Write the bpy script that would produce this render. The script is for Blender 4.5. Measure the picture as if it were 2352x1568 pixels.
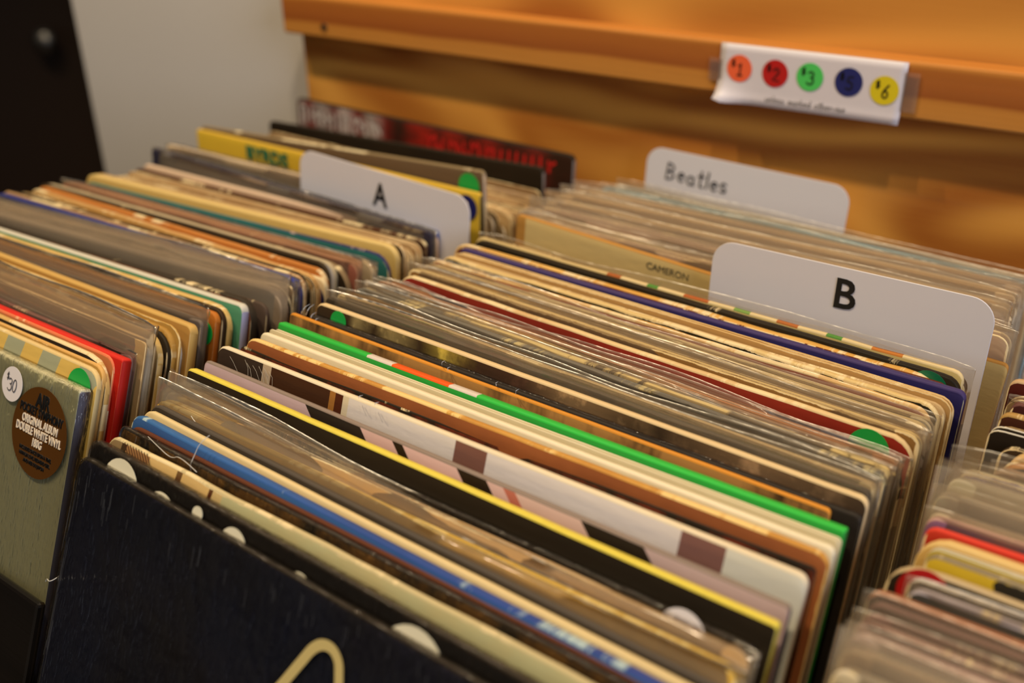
import bpy, math, random
from mathutils import Matrix, Vector, noise as mnoise

D = bpy.data
for o in list(D.objects):
    D.objects.remove(o, do_unlink=True)
SC = bpy.context.scene
COL = SC.collection
Z0 = 1.0                      # height of the record tops above the floor
LP = 0.315                    # width and height of a 12 inch sleeve
random.seed(7)

# ------------------------------------------------------------------ camera
def cam_axes(yaw, pitch, roll):
    cy, sy, cp, sp = math.cos(yaw), math.sin(yaw), math.cos(pitch), math.sin(pitch)
    f = Vector((sy * cp, cy * cp, -sp)); r = Vector((cy, -sy, 0)); u = r.cross(f)
    cr, sr = math.cos(roll), math.sin(roll)
    return cr * r + sr * u, -sr * r + cr * u, f
cam = D.objects.new('camera', D.cameras.new('camera')); COL.objects.link(cam)
R_, U_, F_ = cam_axes(-0.6413778, 0.4682567, -0.0175586)
cam.matrix_world = Matrix(((R_.x, U_.x, -F_.x, 0), (R_.y, U_.y, -F_.y, 0), (R_.z, U_.z, -F_.z, Z0 + 0.244576), (0, 0, 0, 1)))
cam.data.sensor_width = 36; cam.data.lens = 36.143
cam.data.clip_start = 0.02
cam.data.dof.use_dof = True; cam.data.dof.focus_distance = 0.505; cam.data.dof.aperture_fstop = 4.6
SC.camera = cam

# ------------------------------------------------------------------ world, lamps, exposure
w = D.worlds.new('world'); SC.world = w; w.use_nodes = True
w.node_tree.nodes['Background'].inputs[0].default_value = (1.0, 0.86, 0.70, 1)
w.node_tree.nodes['Background'].inputs[1].default_value = 0.075
def lamp(name, kind, loc, target, power, col, size, sy=None):
    l = D.lights.new(name, kind); l.energy = power; l.color = col
    if kind == 'AREA':
        l.size = size
        if sy: l.shape = 'RECTANGLE'; l.size_y = sy
    elif kind == 'SPOT':
        l.shadow_soft_size = size; l.spot_size = math.radians(100); l.spot_blend = 0.5
    else:
        l.shadow_soft_size = size
    o = D.objects.new(name, l); COL.objects.link(o); o.location = loc
    o.rotation_euler = (Vector(target) - Vector(loc)).to_track_quat('-Z', 'Y').to_euler()
    return o
WARM = (1.0, 0.80, 0.53)
for i, (x, y, e) in enumerate(((-1.15, 0.02, 46), (-0.62, -0.03, 46), (0.02, 0.0, 42))):
    lamp('ceiling_spot', 'SPOT', (x, y, Z0 + 1.62), (x * .6 - .15, .42, Z0), e, WARM, 0.028)
lamp('shop_window_light', 'AREA', (2.6, -0.6, Z0 + 0.9), (-0.2, .4, Z0), 54, (0.78, 0.85, 1.0), 1.6, 1.4)
SC.view_settings.view_transform = 'Standard'; SC.view_settings.look = 'None'
SC.view_settings.gamma = 1; SC.view_settings.use_curve_mapping = False
SC.view_settings.exposure = 0.0
SC.cycles.transparent_max_bounces = 28
SC.cycles.max_bounces = 8

# ------------------------------------------------------------------ helpers
def lin(h, k=1.0):
    h = h.lstrip('#')
    c = [int(h[i:i + 2], 16) / 255 for i in (0, 2, 4)]
    return tuple(min(1, k * (v / 12.92 if v <= .04045 else ((v + .055) / 1.055) ** 2.4)) for v in c) + (1,)

def tag(o, label=None, cat=None, group=None, kind=None):
    if label: o['label'] = label
    if cat: o['category'] = cat
    if group: o['group'] = group
    if kind: o['kind'] = kind
    return o

def link(name, me, mats, parent=None):
    o = D.objects.new(name, me); COL.objects.link(o)
    for m in (mats if isinstance(mats, (list, tuple)) else [mats]):
        me.materials.append(m)
    if parent: o.parent = parent
    return o

def empty(name, loc, rot=(0, 0, 0)):
    o = D.objects.new(name, None); COL.objects.link(o); o.location = loc; o.rotation_euler = rot
    o.empty_display_size = .02
    return o

class N:
    """tiny node tree writer"""
    def __init__(s, name):
        s.m = D.materials.new(name); s.m.use_nodes = True; s.t = s.m.node_tree
        s.t.nodes.clear(); s.out = s.t.nodes.new('ShaderNodeOutputMaterial')
    def n(s, typ, ins=None, **kw):
        nd = s.t.nodes.new(typ)
        for k, v in kw.items(): setattr(nd, k, v)
        for k, v in (ins or {}).items():
            if isinstance(v, bpy.types.NodeSocket): s.t.links.new(v, nd.inputs[k])
            else: nd.inputs[k].default_value = v
        return nd
    def math(s, op, a, b=0.0, c=None, clamp=False):
        ins = {0: a, 1: b}
        if c is not None: ins[2] = c
        return s.n('ShaderNodeMath', ins, operation=op, use_clamp=clamp).outputs[0]
    def mix(s, f, a, b):
        nd = s.t.nodes.new('ShaderNodeMix'); nd.data_type = 'RGBA'
        for k, v in ((0, f), (6, a), (7, b)):
            if isinstance(v, bpy.types.NodeSocket): s.t.links.new(v, nd.inputs[k])
            else: nd.inputs[k].default_value = v
        return nd.outputs[2]
    def ramp(s, f, stops, interp='LINEAR'):
        nd = s.n('ShaderNodeValToRGB', {0: f}); cr = nd.color_ramp; cr.interpolation = interp
        while len(cr.elements) < len(stops): cr.elements.new(.5)
        while len(cr.elements) > len(stops): cr.elements.remove(cr.elements[-1])
        for e, (p, c) in zip(cr.elements, stops):
            e.position = p; e.color = lin(c) if isinstance(c, str) else c
        return nd.outputs[0]
    def noise(s, vec, scale, detail=2, rough=.5, dist=0):
        return s.n('ShaderNodeTexNoise', {'Vector': vec, 'Scale': scale, 'Detail': detail, 'Roughness': rough, 'Distortion': dist}).outputs[0]
    def scaled(s, vec, sx, sy, sz, off=(0, 0, 0)):
        return s.n('ShaderNodeMapping', {'Vector': vec, 'Scale': (sx, sy, sz), 'Location': off}).outputs[0]
    def bsdf(s, col, rough=.5, bump=None, bstr=.3, bdist=.001, spec=.5, coat=0, metal=0):
        b = s.n('ShaderNodeBsdfPrincipled', {'Base Color': col, 'Roughness': rough, 'Specular IOR Level': spec, 'Coat Weight': coat, 'Metallic': metal})
        if bump is not None:
            bn = s.n('ShaderNodeBump', {'Height': bump, 'Strength': bstr, 'Distance': bdist})
            s.t.links.new(bn.outputs[0], b.inputs['Normal'])
        return b
    def done(s, sh):
        s.t.links.new(sh.outputs[0] if hasattr(sh, 'outputs') else sh, s.out.inputs[0]); return s.m

def plain(name, col, rough=.5, coat=0, metal=0, spec=.5):
    n = N(name); return n.done(n.bsdf(lin(col), rough, spec=spec, coat=coat, metal=metal))

CREAM = 'e6d0a0'
CACHE = {}
def cover_mat(stops, interp='CONSTANT', axis='u', span=LP, shift=0.0, warp=0.0, mot=None, wear=.0012, wc=CREAM,
              rough=.55, top=False, coat=0.0, seed=0.0, fleck=0.0):
    """printed card: colours run along u (width) or v (height); worn cream edges; optional mottled print"""
    if isinstance(stops, str): stops = [(0, stops)]
    key = (tuple(stops), interp, axis, span, shift, warp, mot, wear, wc, rough, top, coat, round(seed, 1), fleck)
    if key in CACHE: return CACHE[key]
    n = N('printed_card')
    uv = n.n('ShaderNodeUVMap').outputs[0]
    sp = n.n('ShaderNodeSeparateXYZ', {0: uv}); u, v = sp.outputs[0], sp.outputs[1]
    off = (seed, seed * .7, seed * 1.3)
    base = n.scaled(uv, 1, 1, 1, off)
    if len(stops) > 1:
        t = n.math('MULTIPLY', u if axis == 'u' else v, 1 / span)
        if shift: t = n.math('MULTIPLY_ADD', v if axis == 'u' else u, shift / span, t)
        if warp:
            t = n.math('MULTIPLY_ADD', n.math('SUBTRACT', n.noise(n.scaled(base, 1, 1, 1), 60, 3), .5), warp, t)
        c = n.ramp(t, stops, interp)
    else:
        c = n.n('ShaderNodeRGB').outputs[0]; c.default_value = lin(stops[0][1])
    if mot:
        amt, mc, su, sv = mot
        f = n.noise(n.scaled(base, su, sv, 1), 1, 4, .65)
        f = n.math('MULTIPLY', n.math('SUBTRACT', f, .5 - amt * .25), 5, clamp=True)
        c = n.mix(n.math('MULTIPLY', f, amt, clamp=True), c, lin(mc))
    # slight tone drift of old card
    dr = n.noise(n.scaled(base, 9, 40, 1), 1, 3)
    c = n.mix(n.math('MULTIPLY', dr, .22), c, n.mix(.5, c, lin('8a6a3a')))
    if wear:
        ne = n.noise(n.scaled(base, 160, 60, 1), 1, 4, .7)
        lo = n.noise(n.scaled(base, 22, 10, 1), 1, 2)
        k = n.math('MULTIPLY', n.math('MULTIPLY_ADD', lo, 2.2, -.45, clamp=False), ne)
        if top:
            f = n.math('MULTIPLY', n.math('SUBTRACT', n.math('MULTIPLY', k, wear * 1200), .55), 8, clamp=True)
        else:
            side = n.math('MINIMUM', u, n.math('SUBTRACT', LP, u))
            d = n.math('MINIMUM', n.math('ABSOLUTE', v), n.math('MULTIPLY', side, .8))
            f = n.math('MULTIPLY', n.math('SUBTRACT', n.math('MULTIPLY', k, wear * 2.2), d), 5000, clamp=True)
        c = n.mix(f, c, lin(wc))
    if fleck:
        ff = n.noise(n.scaled(base, 700, 700, 1), 1, 1)
        c = n.mix(n.math('MULTIPLY', n.math('SUBTRACT', ff, .74), 20 * fleck, clamp=True), c, lin('e8e0d0'))
    b = n.bsdf(c, rough, n.noise(n.scaled(base, 90, 260, 1), 1, 3), .35, .0006, spec=.18, coat=coat)
    if coat: b.inputs['Coat Roughness'].default_value = .12
    CACHE[key] = n.done(b)
    return CACHE[key]

def film_mat(name, milk=.15, tint='c8baa2', rough=.07, bs=.4, cu=5, cv=24, gloss=.75):
    """polythene sleeve: see-through, milky where it scatters, glossy and softly rippled"""
    n = N(name)
    tc = n.n('ShaderNodeTexCoord').outputs['Object']
    fo = n.noise(n.scaled(tc, cu, cu, cv), 1, 2, .5, .5)
    fi = n.noise(n.scaled(tc, cu * 7, cu * 7, cv * 3), 1, 1.5, .5)
    big = n.noise(n.scaled(tc, 3, 3, 14), 1, 2)
    hgt = n.math('MULTIPLY_ADD', fi, .30, n.math('ADD', fo, big))
    bn = n.n('ShaderNodeBump', {'Height': hgt, 'Strength': bs, 'Distance': .006}).outputs[0]
    df = n.n('ShaderNodeBsdfDiffuse', {0: lin(tint), 'Normal': bn})
    tl = n.n('ShaderNodeBsdfTranslucent', {0: lin(tint), 'Normal': bn})
    sc = n.n('ShaderNodeMixShader', {0: .4, 1: df.outputs[0], 2: tl.outputs[0]})
    tr = n.n('ShaderNodeBsdfTransparent', {0: (.98, .975, .965, 1)})
    f = n.math('MULTIPLY_ADD', n.math('SUBTRACT', n.math('MULTIPLY_ADD', fo, .5, n.math('MULTIPLY', big, .5)), .5), milk * 1.1, milk, clamp=True)
    mx = n.n('ShaderNodeMixShader', {0: f, 1: tr.outputs[0], 2: sc.outputs[0]})
    gl = n.n('ShaderNodeBsdfGlossy', {0: (1, .97, .92, 1), 'Roughness': rough, 'Normal': bn})
    fr = n.n('ShaderNodeFresnel', {'IOR': 1.45, 'Normal': bn})
    mx2 = n.n('ShaderNodeMixShader', {0: n.math('MULTIPLY', fr.outputs[0], gloss, clamp=True), 1: mx.outputs[0], 2: gl.outputs[0]})
    return n.done(mx2)
FILM = film_mat('polythene_film')
FILM_THICK = film_mat('cloudy_polythene_film', .30, 'cdbfa8', .1)
FILM_RIM = film_mat('film_cut_edge', .24, 'd8ccb4', .24, .5, 14, 30, .9)
SHRINK = film_mat('shrink_wrap_film', .006, 'd8d4cc', .12, .6, 120, 60, .8)

def grid_mesh(name, pts, uvs, matidx, closed_prof=True, caps=True):
    """pts[col][row]; faces between columns and rows (profile optionally closed)"""
    nc, nr = len(pts), len(pts[0]); V = [p for c in pts for p in c]; F = []; U = []; MI = []
    rr = nr if closed_prof else nr - 1
    for i in range(nc - 1):
        for j in range(rr):
            a, b = i * nr + j, i * nr + (j + 1) % nr; c, d = (i + 1) * nr + (j + 1) % nr, (i + 1) * nr + j
            F.append((a, d, c, b)); U += [uvs[i][j], uvs[i + 1][j], uvs[i + 1][(j + 1) % nr], uvs[i][(j + 1) % nr]]; MI.append(matidx[j])
    if closed_prof and caps:
        for i, rev in ((0, False), (nc - 1, True)):
            # strip cap between the front and back halves
            h = nr // 2
            for j in range(h - (0 if nr % 2 else 1)):
                a, b, c, d = i * nr + j, i * nr + j + 1, i * nr + nr - 2 - j, i * nr + nr - 1 - j
                if b == c: face = (a, b, d)
                elif b > c: break
                else: face = (a, b, c, d)
                if rev: face = tuple(reversed(face))
                F.append(face); U += [(0, uvs[i][j][1])] * len(face); MI.append(2)
    me = D.meshes.new(name); me.from_pydata(V, [], F)
    ul = me.uv_layers.new(name='UVMap').data
    for k, uvv in enumerate(U): ul[k].uv = uvv
    me.polygons.foreach_set('material_index', MI)
    me.polygons.foreach_set('use_smooth', [True] * len(F))
    me.validate(); me.update()
    return me

XC = [0, .0003, .001, .002, .0035, .006, .01, .018, .03]
def columns(W, n=18):
    l = [x for x in XC]; m = [.03 + (W - .06) * i / n for i in range(1, n)]
    return l + m + [W - x for x in reversed(XC)]

def nz(x, s, k=1.0):
    return mnoise.noise(Vector((x * k, s, s * .37)))

def board(name, W, H, T, rc, rag, puff, bow, seed, b=.0011, y0=0.0):
    """slab standing on z=0, back face on y=y0, front face on y0-T; rounded, slightly ragged top"""
    pts, uvs = [], []
    b = min(b, T * .45)
    for x in columns(W):
        e = min(x, W - x)
        drop = rc - math.sqrt(max(0, rc * rc - (rc - e) ** 2)) if e < rc else 0
        zt = H - drop - rag * (.5 + .5 * nz(x, seed, 120)) - rag * .6 * (.5 + .5 * nz(x, seed + 9, 35))
        t = T * (1 - puff * (1 - min(1, e / .03)) ** 2)
        mid = y0 - T / 2
        def Y(s, z):
            k = z / H
            return mid + s * t / 2 + bow * math.sin(math.pi * x / W) * k + .0004 * nz(x, seed + 3, 14) * k
        prof = [(-1, 0), (-1, .6 * H), (-1, zt - .06), (-1, zt - .02), (-1, zt - .006), (-1, zt - b)]
        f1 = 1 - .6 * b / (t / 2)
        prof += [(-1 + (1 - f1) * .5, zt - b * .3), (-f1, zt)]
        prof += [(f1, zt), (1 - (1 - f1) * .5, zt - b * .3), (1, zt - b), (1, zt - .006), (1, zt - .02), (1, zt - .06), (1, .6 * H), (1, 0)]
        pts.append([(x - W / 2, Y(s, z), z) for s, z in prof])
        row = []
        for j, (s, z) in enumerate(prof):
            v = (zt - z) + (0 if j < 8 else -.0) if j < 7 or j > 8 else 0
            row.append((x, v if j < 8 else v + .0001))
        uvs.append(row)
    mi = [0] * 5 + [1] * 5 + [0] * 5 + [0]
    mi = [0, 0, 0, 0, 0, 1, 1, 1, 1, 1, 2, 2, 2, 2, 2, 2]
    return grid_mesh(name, pts, uvs, mi)

def pouch(name, W, H, ext, T, wav, seed, y0, tap=0.0):
    """outer sleeve: two film sheets joined at the sides, open at the top"""
    pts, uvs = [], []; m = .0022
    xs = [-m] + [W * i / 26 for i in range(27)] + [W + m]
    for side in (0, 1):
        cols = xs if side == 0 else list(reversed(xs))
        for x in cols:
            e = min(x + m, W + m - x); pin = min(1, e / .008)
            top = H + ext * (1 - tap * min(1, max(0, x) / W * 1.6)) * (.85 + .3 * nz(x, seed + side * 5, 9)) + wav * nz(x, seed + side * 3.3, 13)
            rows = [0.001, H * .5, H - .05, H - .02, H - .004, H + .4 * (top - H), top - .0009, top - .0004, top]
            c = []
            for z in rows:
                y = y0 - T / 2 + (-1 if side == 0 else 1) * (T / 2 + .0005) * pin
                if z > H - .05:
                    k = (z - H + .05) / .05
                    y += .0009 * nz(x, seed + side * 7 + z * 40, 30) * k
                if z > H:
                    y += (-1 if side == 0 else 1) * -.35 * T * (z - H) / .01 * .5 + .0012 * nz(x, seed + 2, 22)
                c.append((x - W / 2, y, z))
            sg = -1 if side == 0 else 1
            c[-1] = (c[-1][0], c[-1][1] + sg * .0007, c[-1][2]); c[-2] = (c[-2][0], c[-2][1] + sg * .00025, c[-2][2])
            pts.append(c); uvs.append([(x, z) for z in rows])
    return grid_mesh(name, pts, uvs, [0] * 6 + [1] * 3, closed_prof=False)

def disc(name, r, n=28, th=.00015, sx=1.0):
    V = [(0, -th, 0)] + [(r * sx * math.cos(a), -th, r * math.sin(a)) for a in [2 * math.pi * i / n for i in range(n)]]
    V += [(r * sx * math.cos(a), 0, r * math.sin(a)) for a in [2 * math.pi * i / n for i in range(n)]]
    F = [(0, 1 + (i + 1) % n, 1 + i) for i in range(n)] + [(1 + i, 1 + (i + 1) % n, n + 1 + (i + 1) % n, n + 1 + i) for i in range(n)]
    me = D.meshes.new(name); me.from_pydata(V, [], F); me.update(); return me

def ribbon(name, lines, wd, th=.0002, y=0.0):
    """flat ink strokes lying in the xz plane at y, facing -y"""
    V, F = [], []
    for ln in lines:
        pts = [Vector((p[0], p[1])) for p in ln]
        if len(pts) < 2: continue
        k0 = len(V)
        for i, p in enumerate(pts):
            a = pts[max(0, i - 1)]; b = pts[min(len(pts) - 1, i + 1)]
            d = (b - a).normalized(); nrm = Vector((-d.y, d.x)) * wd / 2
            q = p - d * wd * .3 if i == 0 else p + d * wd * .3 if i == len(pts) - 1 else p
            for s in (1, -1):
                V.append((q.x + s * nrm.x, y - th, q.y + s * nrm.y))
        for i in range(len(pts) - 1):
            a = k0 + 2 * i; F.append((a, a + 1, a + 3, a + 2))
    me = D.meshes.new(name); me.from_pydata(V, [], F); me.update(); return me

def arc(cx, cz, rx, rz, a0, a1, n=10):
    return [(cx + rx * math.cos(math.radians(a0 + (a1 - a0) * i / n)), cz + rz * math.sin(math.radians(a0 + (a1 - a0) * i / n))) for i in range(n + 1)]
HAND = {   # hand-written glyphs in a unit box: (strokes, advance)
    'B': ([[(.08, 1), (.05, 0)], [(.05, 1)] + arc(.1, .75, .38, .25, 90, -90) + [(.1, .5)], [(.1, .5)] + arc(.12, .25, .42, .25, 90, -90) + [(.05, 0)]], .72),
    'e': ([[(.08, .3), (.46, .34)] + arc(.28, .28, .2, .27, 10, 320)], .6),
    'a': ([arc(.26, .27, .2, .27, 40, 360), [(.46, .5), (.46, .1), (.54, 0)]], .66),
    't': ([[(.22, .95), (.2, .1)] + arc(.33, .1, .13, .12, 180, 320), [(.02, .62), (.44, .64)]], .5),
    'l': ([[(.14, 1), (.12, 0)]], .3),
    's': ([arc(.24, .4, .17, .15, 30, 260) + arc(.22, .13, .19, .14, 80, -150)], .54),
    'u': ([[(.06, .52)] + arc(.24, .18, .18, .18, 180, 360) + [(.42, .52), (.46, 0)]], .56),
    'n': ([[(.06, .52), (.08, 0)], [(.08, .3)] + arc(.25, .3, .17, .22, 180, 0) + [(.42, 0)]], .54),
    'm': ([[(.05, .52), (.06, 0)], [(.06, .3)] + arc(.2, .3, .13, .2, 180, 0) + [(.33, 0)], [(.33, .3)] + arc(.47, .3, .13, .2, 180, 0) + [(.6, 0)]], .74),
    'r': ([[(.06, .52), (.08, 0)], [(.08, .28)] + arc(.25, .3, .17, .2, 170, 50)], .4),
    'k': ([[(.08, 1), (.06, 0)], [(.42, .54), (.1, .25), (.44, 0)]], .5),
    'd': ([arc(.24, .26, .19, .26, 30, 350), [(.44, 1), (.44, 0)]], .58),
    'o': ([arc(.24, .26, .2, .26, 90, 450)], .54),
    'h': ([[(.08, 1), (.06, 0)], [(.06, .28)] + arc(.24, .3, .17, .22, 180, 0) + [(.42, 0)]], .54),
    'w': ([[(.04, .52), (.16, 0), (.3, .45), (.44, 0), (.58, .52)]], .66),
    'i': ([[(.1, .5), (.1, 0)], [(.1, .72), (.11, .76)]], .24),
    '$': ([arc(.26, .66, .18, .16, 40, 260) + arc(.26, .33, .2, .17, 80, -140), [(.27, 1.02), (.25, -.02)]], .58),
    '1': ([[(.08, .78), (.28, 1), (.26, 0)], [(.06, 0), (.48, .02)]], .56),
    '2': ([arc(.26, .74, .22, .24, 170, -30) + [(.05, .02), (.58, .0)]], .62),
    '3': ([arc(.24, .76, .22, .23, 150, -80), arc(.24, .28, .27, .28, 90, -150)], .6),
    '5': ([[(.5, 1), (.12, .98), (.08, .58)] + arc(.26, .3, .25, .3, 110, -150)], .6),
    '6': ([[(.44, 1), (.16, .6)] + arc(.27, .27, .2, .27, 170, -190)], .58),
    '0': ([arc(.28, .5, .24, .5, 90, 450, 16)], .62),
    ' ': ([], .55)}
def hand_lines(txt, x, z, h, slope=0.0, slant=.08, jit=.03, sp=1.0):
    out = []; cx = 0
    for i, ch in enumerate(txt):
        st, adv = HAND[ch]; dz = jit * math.sin(i * 2.3)
        for ln in st:
            out.append([(x + (cx + px + slant * pz) * h, z + (pz + dz) * h + slope * (cx + px) * h) for px, pz in ln])
        cx += adv * sp
    return out

def text_mesh(name, txt, size, bold=0.0, sx=1.0, align='CENTER', th=.0002):
    cu = D.curves.new('t', 'FONT'); cu.body = txt; cu.size = size; cu.offset = bold * size; cu.align_x = align
    cu.align_y = 'CENTER'; cu.extrude = th; cu.resolution_u = 3
    o = D.objects.new('t', cu); COL.objects.link(o)
    dg = bpy.context.evaluated_depsgraph_get(); me = D.meshes.new_from_object(o.evaluated_get(dg))
    D.objects.remove(o, do_unlink=True)
    me.name = name
    me.transform(Matrix.Diagonal((sx, 1, 1, 1))); me.transform(Matrix.Rotation(math.radians(90), 4, 'X'))
    me.materials.clear()
    return me

def box(V, F, x0, x1, y0, y1, z0, z1):
    k = len(V)
    V += [(x0, y0, z0), (x1, y0, z0), (x1, y1, z0), (x0, y1, z0), (x0, y0, z1), (x1, y0, z1), (x1, y1, z1), (x0, y1, z1)]
    F += [(k, k + 3, k + 2, k + 1), (k + 4, k + 5, k + 6, k + 7), (k, k + 1, k + 5, k + 4), (k + 1, k + 2, k + 6, k + 5), (k + 2, k + 3, k + 7, k + 6), (k + 3, k, k + 4, k + 7)]
def boxobj(name, dims, mat, parent=None, bev=.0015, origin=None):
    V, F = [], []
    for d in dims: box(V, F, *d)
    me = D.meshes.new(name); me.from_pydata(V, [], F); me.update()
    o = link(name, me, mat, parent)
    if bev:
        md = o.modifiers.new('b', 'BEVEL'); md.width = bev; md.segments = 2
    return o

# ------------------------------------------------------------------ wood, walls
def wood_mat(name, c1, c2, c3, su, sv, rings=True, rough=.42, sz=1.0):
    n = N(name)
    tc = n.n('ShaderNodeTexCoord').outputs['Object']
    p = n.scaled(tc, su, 1, sv)
    f = n.noise(p, 1, 2, .5, .8)
    rg = n.math('SINE', n.math('MULTIPLY', f, 34 if rings else 22))
    rg = n.math('MULTIPLY_ADD', rg, .5, .5)
    fine = n.noise(n.scaled(tc, 14, 10, 420), 1, 3)
    big = n.noise(n.scaled(tc, 2.2, 1, 5), 1, 2)
    c = n.mix(rg, lin(c1), lin(c2))
    c = n.mix(n.math('MULTIPLY', n.math('SUBTRACT', big, .45), 1.6, clamp=True), c, lin(c3))
    c = n.mix(n.math('MULTIPLY', fine, .25), c, lin(c1))
    return n.done(n.bsdf(c, rough, fine, .15, .0004, coat=.25))
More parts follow.
